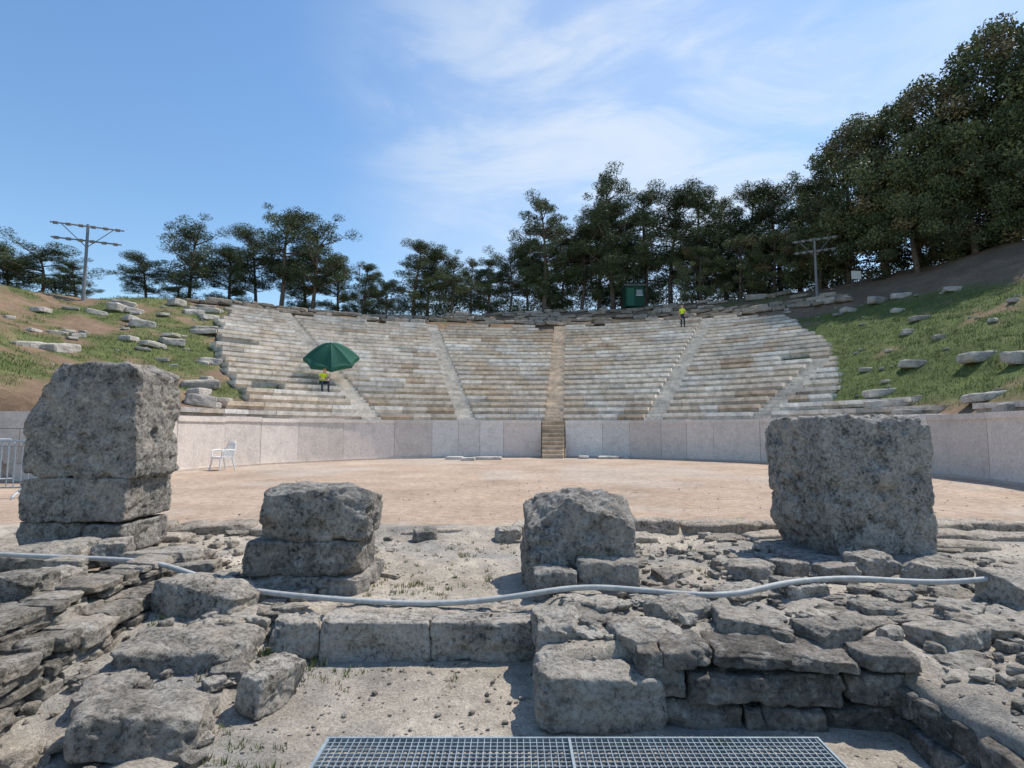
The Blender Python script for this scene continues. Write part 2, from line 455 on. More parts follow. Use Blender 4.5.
# ------------------------------------------------------------------ foreground blocks
def block(name, c, s, seed, n=20, p=9, planes=5, rough=.06, rot=(0, 0, 0), cut=.86, taper=0., col=(.32, .30, .27), mat=None, parent=None, fine=.018, smooth=True, chops=()):
    v, f = rock(s, seed, n, p, planes, rough, rot, cut, taper, fine, chops)
    m = MB(); m.add(v, f, col); o = m.obj(name, mat or M_rock, smooth, parent); o.location = c; return o
lp = empty('stone_pillar', (-4.62, 6.4, 0))
for nm, c, s, seed, kw in (
    ('upper_block', (.0, 0, 1.42), (1.24, .84, 1.24), 7, dict(n=76, p=18, planes=4, cut=.9, rough=.06, taper=.05, fine=.028, chops=(((-1, -.1, .42), .93), ((.6, 0, 1), 1.24)))),
    ('middle_block', (-.03, .0, .57), (1.14, .84, .46), 4, dict(n=48, p=24, rough=.05, planes=3, cut=.93)),
    ('lower_block', (-.28, .0, .17), (.70, .8, .34), 5, dict(n=34, p=18, planes=4)),
    ('lower_block_small', (.31, -.02, .16), (.44, .8, .32), 6, dict(n=30, p=18, planes=4))):
    block(nm, c, s, seed, parent=lp, **kw)
ml = empty('stone_pier', (-1.73, 5.25, 0))
block('top_stone', (.0, .0, .57), (.94, .66, .48), 13, n=54, p=9, planes=9, cut=.8, rough=.08, parent=ml, fine=.024)
block('middle_stone', (-.09, .02, .20), (1.0, .70, .30), 12, n=44, p=18, rough=.08, parent=ml, col=(.25, .235, .21))
block('bottom_stone', (-.03, .0, -.07), (1.03, .74, .27), 18, n=44, p=14, rough=.08, parent=ml)
block('boulder', (.60, 5.32, .23), (1.00, .85, .97), 29, n=62, p=12, planes=6, cut=.84, rough=.07, taper=.04, fine=.028, chops=(((-.75, -.2, 1), 1.05), ((.8, -.3, .7), 1.25), ((-.5, -1, .5), 1.15)))
block('stone_block', (.35, 4.78, .04), (.35, .3, .25), 31, n=26, p=12, rough=.08)
block('stone_block', (.80, 4.86, .07), (.50, .36, .32), 32, n=30, p=14, rough=.07, rot=(0, .03, -.1))
block('standing_block', (3.82, 6.45, .65), (1.30, 1.0, 1.62), 44, n=84, p=36, planes=3, cut=.95, rough=.03, rot=(0, -.012, .14), col=(.37, .355, .325), fine=.032, chops=(((-1, 0, -.55), 1.07), ((1, 0, .3), 1.16)))
block('plinth_stone', (3.72, 6.3, -.1), (1.62, 1.3, .22), 45, n=36, p=12, rough=.1)
th = empty('threshold', (0, 4.46, 0))
block('left_slab', (-.99, 0, -.22), (.80, .60, .30), 51, n=44, p=24, planes=2, cut=.95, rough=.06, parent=th, col=(.48, .44, .385), mat=M_rub)
block('right_slab', (-.21, .01, -.22), (.76, .58, .29), 52, n=44, p=24, planes=2, cut=.95, rough=.06, parent=th, col=(.47, .43, .375), mat=M_rub)
T = [  # centre, size, seed, rz
 ((-4.5, 5.55, .08), (.72, .5, .24), 61, .1), ((-4.0, 5.75, .09), (.30, .3, .25), 62, .3), ((-3.4, 5.7, .04), (.75, .45, .18), 63, -.1),
 ((-3.0, 5.35, .0), (.5, .3, .14), 64, .2),
 ((2.22, 5.35, -.02), (.40, .3, .2), 65, .1), ((2.62, 5.4, 0), (.3, .25, .17), 66, .5), ((3.42, 5.45, .03), (.42, .3, .22), 67, .2), ((3.0, 5.3, .0), (.3, .3, .16), 68, 0),
 ((3.85, 5.2, .02), (.5, .3, .18), 69, .2), ((1.5, 5.35, -.05), (.35, .25, .12), 70, .4),
 ((.30, 3.98, -.08), (.30, .5, .26), 71, .05), ((.62, 4.1, -.06), (.33, .3, .16), 72, .2), ((.30, 3.66, -.19), (.27, .22, .2), 73, .1),
 ((.50, 3.42, -.21), (.72, .42, .31), 74, .02),
 ((1.15, 4.0, .05), (.36, .28, .17), 75, .4), ((1.55, 3.76, .05), (.44, .34, .13), 76, -.2), ((.85, 3.65, .0), (.46, .4, .15), 77, .15),
 ((2.28, 4.55, .05), (.4, .3, .16), 78, .1), ((3.85, 4.35, .10), (.45, .4, .24), 79, .3), ((1.95, 3.6, .05), (.3, .3, .14), 80, .3),
 ((-2.42, 4.62, -.08), (.74, .50, .38), 81, -.12), ((-2.2, 3.95, -.24), (.86, .48, .30), 82, .12), ((-1.98, 3.16, -.26), (.66, .46, .22), 83, .2),
 ((-1.47, 3.55, -.24), (.20, .40, .24), 84, -.35), ((-1.58, 4.28, -.2), (.32, .28, .26), 85, .2), ((-1.95, 4.45, -.18), (.34, .3, .22), 86, -.2),
 ((-3.72, 4.35, .12), (.4, .4, .22), 87, .1), ((-2.0, 4.9, -.12), (.3, .25, .18), 88, .3), ((-2.4, 3.45, -.28), (.3, .24, .18), 89, .3),
 ((-4.1, 4.9, .0), (.5, .3, .16), 90, .3), ((2.7, 3.6, .04), (.4, .3, .12), 91, .4), ((3.1, 4.0, .04), (.35, .25, .14), 92, .8), ((2.55, 4.05, .03), (.3, .22, .12), 93, .1),
 ((-1.1, 7.2, -.02), (.3, .3, .2), 94, .1), ((-.05, 7.3, -.02), (.3, .3, .18), 95, .1)]
for c, s, seed, rz in T:
    g = random.uniform(.8, 1.15)
    block('loose_stone', c, s, seed, n=32, p=random.uniform(9, 18), planes=8, cut=.8, rough=.13, rot=(random.uniform(-.1, .1), random.uniform(-.1, .1), rz), col=(.40*g, .365*g, .315*g), mat=M_rub if seed % 3 else M_rock, fine=.019)

# edging of the stage front
ed = MB()
def course(x0, x1, y, ztop, h, d, prob=.9):
    global sd
    x = x0
    while x < x1:
        L = random.uniform(.25, 1.1)
        if random.random() < prob:
            sd += 1; v, f = rock((L*.97, d, h), sd, 14, 11, 7, .12, (random.uniform(-.05, .05), random.uniform(-.05, .05), random.uniform(-.08, .08)), .8)
            ed.add(v+np.array([x+L/2, y+random.uniform(-.08, .08), ztop-h/2+random.uniform(-.05, .03)]), f, np.array([.50, .43, .35])*random.uniform(.75, 1.15))
        x += L
course(-6.5, -3.2, 7.7, .05, .26, .5, .95); course(-3.2, -.9, 7.7, 0, .2, .3, .35); course(0, 13, 7.75, .10, .30, .5, .97)
course(1.1, 3.1, 7.25, .01, .2, .45, .8); course(4.6, 9, 7.2, .03, .22, .45, .9); course(4.7, 9, 6.7, -.02, .2, .4, .6); course(-6.5, -3.6, 7.2, 0, .2, .4, .7)
ed.obj('stage_edging', M_rub, True)

# rubble masonry walls
def masonry(name, pts, zb, zt, depth, col, seed0, hmin=.09, hmax=.16, Lmin=.1, Lmax=.38, jit=.02, miss=.3, n=18):
    m = MB(); r = random.Random(seed0); s = seed0
    for (p0, p1) in zip(pts[:-1], pts[1:]):
        p0 = Vector(p0); p1 = Vector(p1); Ltot = (p1-p0).length; d = (p1-p0)/Ltot; ang = math.atan2(d.y, d.x)
        z = zb
        while z < zt-.02:
            h = min(r.uniform(hmin, hmax), zt-z+.02); u = -r.uniform(0, .1)
            while u < Ltot:
                L = r.uniform(Lmin, Lmax); s += 1
                if z+h > zt-.05 and r.random() < miss: u += L; continue
                hh = h*r.uniform(.8, 1.15)
                v, f = rock((L*1.03, depth*r.uniform(.85, 1.1), hh*1.06), s, n, 14, 6, .16, (r.uniform(-.07, .07), r.uniform(-.07, .07), ang+r.uniform(-.07, .07)), .8, 0, .017)
                q = p0+d*(u+L/2)
                m.add(v+np.array([q.x+r.uniform(-jit, jit), q.y+r.uniform(-jit, jit), z+h/2+r.uniform(-.015, .015)]), f, np.array(col)*r.uniform(.65, 1.25))
                u += L
            z += h
    return m.obj(name, M_rub, True)
masonry('rubble_wall', [(.80, 3.42), (2.1, 3.38)], -.38, .03, .34, (.21, .19, .165), 1000, .08, .19, .09, .46, .03, .2)
masonry('rubble_wall', [(2.28, 3.5), (2.36, .9)], -.38, .03, .36, (.20, .185, .165), 1500, .08, .19, .10, .50, .03, .2)
masonry('rubble_wall', [(.32, 4.25), (.30, 3.5)], -.38, -.08, .26, (.27, .25, .22), 1800)
masonry('rubble_wall', [(-2.95, 5.0), (-2.88, 2.0)], -.38, .03, .30, (.34, .305, .255), 2000, .04, .12, .08, .36, .025, .15)
masonry('rubble_wall', [(-3.18, 5.2), (-3.16, 2.0)], -.0, .15, .28, (.36, .325, .275), 2200, .045, .10, .08, .36, .025, .3)
masonry('rubble_wall', [(-3.1, 5.2), (-2.3, 5.05)], -.3, .0, .3, (.36, .33, .28), 2400, .07, .12)
masonry('rubble_wall', [(-3.85, 5.0), (-3.85, 2.2)], -.1, .18, .3, (.36, .33, .28), 2500, .07, .12)

# rubble + gravel
def scatter(name, cnt, area, smin, smax, seed, n=3, mat=None, cond=None, col=(.38, .345, .30), sink=.2, flat=1., smooth=False, pw=2.5):
    r = random.Random(seed); m = MB(); xs_ = []; ys_ = []
    for k in range(cnt):
        x = r.uniform(area[0], area[1]); y = r.uniform(area[2], area[3])
        if cond and not cond(x, y): continue
        xs_.append(x); ys_.append(y)
    zs = gz(np.array(xs_), np.array(ys_))
    temps = [rock((1, .8, .6), seed+k, n, 9, 9, .2, (0, 0, 0), .66, 0, .045) for k in range(18)]
    for x, y, z in zip(xs_, ys_, zs):
        s = smin+(smax-smin)*r.random()**pw
        v, f = temps[r.randrange(18)]
        a = r.uniform(0, 6.28); ca, sa = math.cos(a), math.sin(a)
        v = v*s*np.array([1, r.uniform(.6, 1.1), r.uniform(.6, 1)*flat])
        v = np.stack([v[:, 0]*ca-v[:, 1]*sa, v[:, 0]*sa+v[:, 1]*ca, v[:, 2]+r.uniform(-.12, .12)*v[:, 0]], 1)
        m.add(v+np.array([x, y, z+s*sink*flat]), f, np.array(col)*r.uniform(.6, 1.3))
    return m.obj(name, mat or M_rub, smooth)
def notgrate(x, y): return not (-1.05 < x < 1.72 and 1.1 < y < 3.15)
scatter('flat_rubble', 110, (.45, 5, 3.65, 5.0), .10, .42, 21, 16, None, lambda x, y: not (x < 2.3 and y < 3.7), (.43, .39, .33), .06, .5, True, 2.2)
scatter('flat_rubble', 60, (-5.2, -3.3, 2.2, 5.3), .12, .45, 22, 16, None, None, (.42, .38, .32), .08, .45, True, 1.5)
scatter('flat_rubble', 34, (-2.7, -1.6, 3.3, 5.2), .10, .32, 25, 16, None, None, (.40, .365, .31), .1, .6, True, 1.5)
scatter('flat_rubble', 70, (2.5, 5, 1.3, 3.8), .10, .4, 23, 16, None, None, (.40, .365, .31), .06, .5, True, 2.)
scatter('flat_rubble', 100, (-6, 7, 5.4, 7.5), .08, .36, 24, 16, None, lambda x, y: not -1.1 < x < 0, (.44, .39, .32), .08, .4, True, 2.)
scatter('rubble', 800, (.25, 5, 3.5, 7.4), .02, .16, 11, 6, pw=3, col=(.42, .38, .32))
scatter('rubble', 750, (-5, -1.5, 2.2, 7.4), .02, .16, 12, 6, pw=3, col=(.42, .38, .32))
scatter('rubble', 300, (2.35, 3.8, 1.4, 3.6), .02, .14, 13, 6, pw=3, col=(.42, .38, .32))
scatter('rubble', 60, (-1.5, .2, 3.1, 4.2), .015, .05, 16, 6)
scatter('gravel', 9000, (-6, 6, 1.8, 7.7), .006, .030, 14, 2, None, notgrate, (.45, .40, .34), .15)
scatter('pebbles', 500, (-9, 11, 7.9, 15), .01, .04, 15, 2, None, None, (.5, .42, .34))

# ------------------------------------------------------------------ grate
gr = MB(); gx0, gx1, gy0, gy1, gzt = -.96, 1.60, 1.25, 3.09, -.305
x = gx0
while x <= gx1+1e-6: gr.add(boxv((x, (gy0+gy1)/2, gzt-.0125), (.004, gy1-gy0-.012, .025)), BOXF, (1, 1, 1)); x += .034
y = gy0+.034
while y < gy1-.01: gr.add(boxv(((gx0+gx1)/2, y, gzt-.007), (gx1-gx0-.012, .005, .009)), BOXF, (1, 1, 1)); y += .034
for c, s in ((((gx0+gx1)/2, gy0, gzt-.018), (gx1-gx0+.03, .012, .042)), (((gx0+gx1)/2, gy1, gzt-.018), (gx1-gx0+.03, .012, .042)),
             ((gx0-.008, (gy0+gy1)/2, gzt-.018), (.012, gy1-gy0-.014, .042)), ((gx1+.008, (gy0+gy1)/2, gzt-.018), (.012, gy1-gy0-.014, .042)),
             ((.30, (gy0+gy1)/2, gzt-.015), (.014, gy1-gy0-.014, .045))):
    gr.add(boxv(c, s), BOXF, (1, 1, 1))
gr.obj('steel_grating', M_galv)

# ------------------------------------------------------------------ pipe
cu = bpy.data.curves.new('plastic_pipe', 'CURVE'); cu.dimensions = '3D'; cu.bevel_depth = .022; cu.bevel_resolution = 4; cu.resolution_u = 10
P = [(-6, 5.4, .2), (-4.66, 5.2, .18), (-3.7, 5.1, .17), (-3.2, 5.0, .17), (-2.88, 4.9, .14), (-2.3, 4.75, .0), (-1.67, 4.58, -.01), (-1.03, 4.5, -.035), (-.48, 4.47, -.04), (.06, 4.45, .03),
     (.37, 4.47, .08), (.67, 4.5, .09), (1.03, 4.38, .09), (1.41, 4.28, .08), (1.75, 4.3, .09), (2.05, 4.42, .14), (2.65, 4.55, .15), (3.0, 4.5, .13), (3.5, 4.42, .13), (3.95, 4.3, .25), (5, 4.3, .15)]
sp = cu.splines.new('NURBS'); sp.points.add(len(P)-1); sp.order_u = 4; sp.use_endpoint_u = True
for i, p in enumerate(P): sp.points[i].co = (*p, 1)
cu.materials.append(M_hose); link('plastic_pipe', cu)

# ------------------------------------------------------------------ grass & weeds
def blades(m, x, y, z, n, h, spread, cols, r):
    a = r.uniform(0, 6.283, n); d = r.uniform(0, spread, n); bx = x+np.cos(a)*d; by = y+np.sin(a)*d
    hh = h*r.uniform(.5, 1.1, n); la = r.uniform(0, 6.283, n); ln = hh*r.uniform(.1, .8, n); w = hh*.09+.003
    wa = r.uniform(0, 6.283, n)
    p0 = np.stack([bx-np.cos(wa)*w, by-np.sin(wa)*w, np.full(n, z-.02)], 1); p1 = np.stack([bx+np.cos(wa)*w, by+np.sin(wa)*w, np.full(n, z-.02)], 1)
    p2 = np.stack([bx+np.cos(la)*ln, by+np.sin(la)*ln, z+hh], 1)
    V = np.stack([p0, p1, p2], 1).reshape(-1, 3); c = cols[r.integers(0, len(cols), n)]*r.uniform(.7, 1.2, (n, 1))
    m.add(V, np.arange(3*n).reshape(-1, 3), np.repeat(c, 3, 0))
GC = np.array([[.12, .17, .045], [.15, .19, .055], [.22, .22, .09], [.09, .135, .035]]); DC = np.array([[.38, .32, .18], [.30, .26, .13], [.14, .17, .06]])
gm = MB(); r = np.random.default_rng(5)
gx = np.concatenate([r.uniform(9, 34, 46000), r.uniform(-30, -9, 30000), r.uniform(-20, 26, 6000)]); gy = np.concatenate([r.uniform(10, 46, 46000), r.uniform(14, 42, 30000), r.uniform(44, 52, 6000)])
gg = hill_green(gx, gy); zz = gz(gx, gy); rr_ = np.hypot(gx-CX, gy-CY)
keep = (gg > r.uniform(.2, .85, gx.size)) & (rr_ > 13.5); 
for x, y, z in zip(gx[keep], gy[keep], zz[keep]): blades(gm, x, y, z, 6, r.uniform(.05, .14), .28, GC, r)
gm.obj('hill_grass', M_grass)
wm = MB()
for (x, y, n, s, h) in ((-.9, 5.0, 120, .35, .04), (-.6, 5.4, 120, .4, .04), (-1.0, 6.2, 100, .5, .04), (-.4, 6.6, 100, .5, .04), (-1.75, 4.15, 60, .12, .07), (-1.25, 3.9, 50, .15, .04), (-1.35, 4.12, 40, .1, .06), (-1.5, 3.2, 30, .15, .04),
                        (1.08, 3.04, 30, .05, .05), (.62, 3.04, 20, .04, .04), (.55, 3.8, 50, .1, .04), (2.0, 5.6, 50, .3, .05), (-2.4, 6.2, 80, .5, .05), (1.9, 6.5, 80, .5, .05), (-1.9, 3.75, 40, .15, .05), (-2.5, 4.2, 50, .2, .05), (3.2, 3.2, 40, .3, .05), (-1.6, 3.75, 60, .3, .03),
                        (-1.35, 3.0, 60, .2, .04), (-.7, 4.06, 40, .4, .035)):
    for k in range(max(1, n//6)):
        xx, yy = x+r.uniform(-s, s), y+r.uniform(-s, s); blades(wm, xx, yy, g1(xx, yy), 12, h, .04, DC if k % 2 == 0 else GC, r)
wm.obj('weeds', M_grass)

# ------------------------------------------------------------------ trees
def leaves(m, cen, rad, n, size, col, r, thin=False):
    d = r.normal(size=(n, 3)); d /= np.linalg.norm(d, axis=1)[:, None]; d *= (r.uniform(0, 1, (n, 1))**.42)
    p = np.array(cen)+d*np.array(rad)
    u = r.normal(size=(n, 3)); u /= np.linalg.norm(u, axis=1)[:, None]; w = np.cross(u, r.normal(size=(n, 3))); w /= np.linalg.norm(w, axis=1)[:, None]
    s = size*r.uniform(.6, 1.3, (n, 1)); k = .22 if thin else .55
    V = np.stack([p-u*s*.5-w*s*k*.3, p-w*s*k*.5, p+u*s*.6, p+w*s*k*.5], 1).reshape(-1, 3)
    c = np.array(col)*r.uniform(.65, 1.35, (n, 1)); m.add(V, np.arange(4*n).reshape(-1, 4), np.repeat(c, 4, 0))
def make_pine(seed, H, W, base=.35, dens=1.):
    r = np.random.default_rng(seed); lf = MB(); tk = MB()
    lean = r.uniform(-.06, .06, 2)*H; bark = (.15, .12, .10)
    tp = [Vector((lean[0]*t**1.5+.25*math.sin(t*5+seed), lean[1]*t**1.5, H*.95*t-.4)) for t in np.linspace(0, 1, 8)]
    tube(tk, tp, [H*.018*(1-t*.85)+.02 for t in np.linspace(0, 1, 8)], bark, 7)
    nl = int(30*dens)
    for i in range(nl):
        t = base+(1-base)*(i+r.uniform(0, 1))/nl; t = min(t, .99)
        k = t*7; i0 = int(min(k, 6)); o = tp[i0].lerp(tp[i0+1], k-i0)
        prof = math.sin(math.pi*min(1, (t-base)/(1-base)*.8+.16))**.7
        L = W*.5*prof*r.uniform(.45, 1.15)+.3; a = r.uniform(0, 6.283); up = r.uniform(-.05, .6)+(t > .85)*.5
        e = o+Vector((math.cos(a)*L, math.sin(a)*L, L*up)); md = o.lerp(e, .5)+Vector((0, 0, -L*.06))
        tube(tk, [o, md, e], [.05+.015*L, .03+.01*L, .015], bark, 5)
        bri = r.uniform(.65, 1.4)
        for q in (1., .72, .45)[: 3 if L > 1.5 else 2]:
            c = o.lerp(e, q)+Vector((r.uniform(-.5, .5), r.uniform(-.5, .5), .1+r.uniform(-.3, .5)))
            rad = r.uniform(.45, 1.0)*(.6+.06*W)
            leaves(lf, c, (rad*1.05, rad*1.05, rad*.8), int(270*dens*rad**1.5), .27, np.array([.066, .088, .038])*bri, r, True)
    leaves(lf, tp[-1]+Vector((0, 0, .1)), (.8, .8, .9), 300, .3, (.075, .095, .042), r, True)
    return tk, lf
def make_broad(seed, H, W, low=.05):
    r = np.random.default_rng(seed); lf = MB(); tk = MB(); bark = (.14, .12, .10)
    tp = [Vector((.2*math.sin(t*4+seed), .15*math.cos(t*3), H*.8*t-.4)) for t in np.linspace(0, 1, 6)]
    tube(tk, tp, [.28*(1-t*.8)+.03 for t in np.linspace(0, 1, 6)], bark, 7)
    for i in range(95):
        z = low+(1-low)*r.uniform(0, 1); prof = math.sin(math.pi*min(.97, z*.72+.2))**.6
        a = r.uniform(0, 6.283); L = W*.5*prof*r.uniform(.35, 1.0)**.6*r.uniform(.85, 1.1)
        o = Vector((0, 0, H*z*.75)); e = Vector((math.cos(a)*L, math.sin(a)*L, H*z*.93))
        if i % 3 == 0: tube(tk, [o, o.lerp(e, .5), e], [.08, .05, .02], bark, 5)
        rad = r.uniform(.55, 1.2); bri = r.uniform(.6, 1.5)
        col = np.array([.11, .125, .055]) if r.random() < .5 else np.array([.075, .095, .04])
        if r.random() < .08: col = np.array([.17, .14, .07])
        leaves(lf, e, (rad, rad, rad*.8), int(340*rad**1.6), .20, col*bri, r)
    return tk, lf
PV = []
for k, (H, W, b, d) in enumerate(((12, 6.5, .33, 1.1), (13, 5.0, .2, 1.25), (11, 8.0, .36, 1.0), (13, 6.5, .13, 1.3))):
    tk, lf = make_pine(60+k, H, W, b, d); PV.append((H, tk.mesh('pine_trunk', True), lf.mesh('pine_foliage')))
BV = []
for k in range(3):
    tk, lf = make_broad(80+k, 13, 9); BV.append((13, tk.mesh('oak_trunk', True), lf.mesh('oak_foliage')))
for L_ in (PV, BV):
    for _, a, b in L_: a.materials.append(M_bark); b.materials.append(M_leaf)
def plant(kind, x, y, H, wf=1., var=None):
    V = PV if kind == 'p' else BV; k = random.randrange(len(V)) if var is None else var; h0, a, b = V[k]
    e = empty('pine_tree' if kind == 'p' else 'oak_tree', (x, y, g1(x, y)-.1)); s = H/h0
    e.scale = (s*wf, s*wf, s); e.rotation_euler = (0, 0, random.uniform(0, 6.28))
    link('trunk', a, None, e); link('crown', b, None, e)
for (x, y, H, wf, v) in ((-32.6, 38, 4.4, 1.9, 2), (-35.5, 39, 4.6, 1.7, 0), (-30.9, 39, 3.2, 1.6, 3), (-28.5, 43, 4.2, 1.7, 0), (-26.2, 43.5, 3.0, 1.6, 2), (-26.4, 45, 6.9, 1.35, 2), (-23.4, 46, 5.6, 1.5, 3), (-21.8, 47, 7.4, 1.2, 0), (-19.4, 46, 8.9, 1.25, 0), (-18.2, 48, 6.4, 1.4, 3), (-17, 47, 7.8, 1.3, 2), (-15, 48, 5.6, 1.3, 3),
                   (-13, 48, 5.0, 1.3, 3), (-11.2, 49, 3.6, 1.4, 2), (-8.7, 49, 7.0, 1.4, 3), (-7.6, 50, 6.2, 1.3, 0), (-5.6, 51, 5.4, 1.3, 2), (-4.0, 53, 5.8, 1.2, 1), (-2.4, 53, 6.0, 1.3, 3), (-.2, 54, 6.4, 1.2, 2), (1.7, 55, 6.8, 1.1, 0), (3.3, 53.5, 11.8, 1.1, 1), (3.6, 55, 9.5, 1.1, 3), (5.2, 56, 8.1, 1.1, 3), (7.0, 55, 9.3, 1.1, 2),
                   (9.8, 54, 14.0, 1.1, 1), (8.6, 55.5, 11.5, 1.1, 3), (11.3, 56, 12, 1.1, 3), (13.1, 55, 13, 1.1, 3), (15.6, 54, 11.4, 1.2, 0), (18.3, 53, 11.6, 1.2, 3), (20.4, 53, 10.8, 1.2, 1), (22.3, 52, 11.4, 1.2, 3), (24.2, 50, 11.2, 1.2, 0), (25.6, 49, 10.6, 1.2, 3), (27, 47.5, 10.6, 1.2, 1)):
    plant('p', x, y, H, wf, v)
for (x, y, H, wf) in ((17, 49.5, 5.5, 1.2), (20, 48, 6, 1.2), (22.5, 47, 6, 1.2), (25, 44.5, 7, 1.2), (26.5, 43, 12.0, 1.0), (28.1, 41.5, 13.4, 1.0), (29.9, 40.5, 13.2, 1.0), (31.9, 39.5, 14.6, .95), (33.4, 38, 15.0, .95),
                   (35.2, 37, 16.8, .95), (37.6, 35.5, 16.0, 1), (41, 34, 15, 1), (28.3, 38.5, 8.5, 1.1), (31, 36.8, 9, 1.1), (33.2, 34.8, 8.5, 1.1), (35.5, 32.5, 8.5, 1.1), (45, 31, 14, 1)):
    plant('o', x, y, H, wf)
dm = MB(); r = np.random.default_rng(99)
for k in range(400):
    a = r.uniform(38, 112); rr2 = r.uniform(44, 56); x, y = polar(rr2, a); z0 = g1(x, y)
    hh = r.uniform(0, 1)*(8.0 if a < 80 else 4.6)
    leaves(dm, (x, y, z0+hh), (1.5, 1.5, 1.1), 180, .36, np.array([.055, .072, .033])*r.uniform(.6, 1.4), r, True)
for k in range(90):
    a = r.uniform(112, 150); x, y = polar(r.uniform(40, 46), a); leaves(dm, (x, y, g1(x, y)+r.uniform(0, 1.0)), (1.2, 1.2, .8), 200, .3, np.array([.065, .085, .04])*r.uniform(.6, 1.3), r, True)
dm.obj('distant_trees', M_leaf)

# ------------------------------------------------------------------ lamp masts, hut, sign, chair, barriers
def mast(x, y, H, W, rz):
    z = g1(x, y)-.2; m = MB(); c = (1, 1, 1)
    tube(m, [(0, 0, 0), (0, 0, H)], [.10, .075], c, 8)
    for hz, w in ((H-.12, W), (H-1.0, W*.95)):
        tube(m, [(-w/2, 0, hz), (w/2, 0, hz)], .045, c, 6)
        for k in range(6):
            xx = -w/2+w*(k+.5)/6; m.add(boxv((xx, -.14, hz-.05), (.24, .12, .16), (.5, 0, 0)), BOXF, c); tube(m, [(xx, 0, hz), (xx, -.1, hz-.02)], .02, c, 5)
    tube(m, [(-W*.35, 0, H-.15), (0, 0, H-1.4)], .025, c, 5); tube(m, [(W*.35, 0, H-.15), (0, 0, H-1.4)], .025, c, 5)
    o = m.obj('floodlight_mast', M_mast); o.location = (x, y, z); o.rotation_euler = (0, 0, rz)
M_mast = paint('mast_steel', (.22, .23, .24), .6, .1)
mast(-25.2, 32.4, 4.8, 3.6, .45); mast(22.7, 41, 4.9, 3.0, -.5)
m = MB(); tube(m, [(0, 0, 0), (0, 0, 4.6)], [.06, .04], (1, 1, 1)); m.add(boxv((0, -.1, 4.5), (.3, .2, .14)), BOXF, (1, 1, 1)); o = m.obj('lamp_post', M_mast); o.location = (-12.9, 46.5, g1(-12.9, 46.5)-.1)
hx, hy = 11.3, 51.4; hz = g1(hx, hy)-.1
hut = empty('green_cabin', (hx, hy, hz))
def part(name, c, s, mat, par):
    m = MB(); m.add(boxv(c, s), BOXF, (1, 1, 1)); return m.obj(name, mat, False, par)
part('walls', (0, 0, .95), (1.7, 1.6, 1.9), M_gpaint, hut); part('roof', (0, -.05, 1.96), (2.0, 1.9, .12), M_dark, hut)
part('door', (-.4, -.82, .88), (.65, .05, 1.65), paint('door_green', (.03, .12, .08)), hut); part('window', (.4, -.82, 1.3), (.55, .05, .5), paint('glass_grey', (.25, .3, .32), .15), hut)
part('window_sill', (.4, -.84, 1.02), (.65, .1, .05), M_white, hut)
sx_, sy_ = 25.2, 40.2; sb = empty('notice_board', (sx_, sy_, g1(sx_, sy_)))
part('panel', (0, 0, 1.0), (.7, .04, .6), M_white, sb); part('post_left', (-.3, .04, .6), (.05, .04, 1.3), M_dark, sb); part('post_right', (.3, .04, .6), (.05, .04, 1.3), M_dark, sb)

# plastic garden chair
def chair(x, y, rz):
    m = MB(); c = (1, 1, 1)
    m.add(boxv((0, 0, .43), (.50, .46, .04)), BOXF, c); m.add(boxv((0, -.24, .40), (.50, .02, .07)), BOXF, c)
    for sx in (-1, 1):
        tube(m, [(sx*.22, -.20, .42), (sx*.27, -.26, 0)], [.034, .026], c, 6)
        tube(m, [(sx*.22, .20, .42), (sx*.25, .30, 0)], [.034, .026], c, 6)
        tube(m, [(sx*.23, .20, .42), (sx*.24, .27, .66), (sx*.20, .33, .86)], .03, c, 6)
        tube(m, [(sx*.24, -.20, .42), (sx*.28, -.20, .62), (sx*.29, -.1, .66), (sx*.28, .1, .66), (sx*.24, .26, .64)], .028, c, 6)
    tube(m, [(-.20, .33, .86), (-.1, .34, .90), (.1, .34, .90), (.20, .33, .86)], .03, c, 6)
    for k in range(5):
        xx = -.15+k*.075; tube(m, [(xx, .21, .43), (xx, .27, .65), (xx*.95, .34, .88)], .021, c, 5)
    o = m.obj('plastic_chair', M_white); o.location = (x, y, g1(x, y)); o.rotation_euler = (0, 0, rz)
chair(-9.5, 18.5, -.5)
def barrier(x, y, rz, name='metal_barrier'):
    m = MB(); c = (1, 1, 1)
    tube(m, [(-1.1, 0, .12), (-1.1, 0, 1.0), (-1.0, 0, 1.1), (1.0, 0, 1.1), (1.1, 0, 1.0), (1.1, 0, .12)], .02, c, 6); tube(m, [(-1.1, 0, .2), (1.1, 0, .2)], .018, c, 6)
    for k in range(17): tube(m, [(-1.0+k*.125, 0, .2), (-1.0+k*.125, 0, 1.1)], .009, c, 5)
    for s in (-.8, .8): tube(m, [(s, -.3, .01), (s, -.28, .04), (s, 0, .2), (s, .28, .04), (s, .3, .01)], .018, c, 5)
    o = m.obj(name, M_galv); o.location = (x, y, g1(x, y)); o.rotation_euler = (0, 0, rz)
barrier(-10.3, 10.9, .15); barrier(-12.2, 12.2, .9)
m = MB()
rx = [polar(R+.9, a) for a in (85.5+math.degrees(.4/12), 90, 94)]
for (x, y) in rx: tube(m, [(x, y, ZW-.05), (x, y, ZW+.8)], .018, (1, 1, 1), 6)
for h in (.45, .8): tube(m, [(x, y, ZW+h) for x, y in rx], .016, (1, 1, 1), 6)
m.obj('handrail', M_galv)

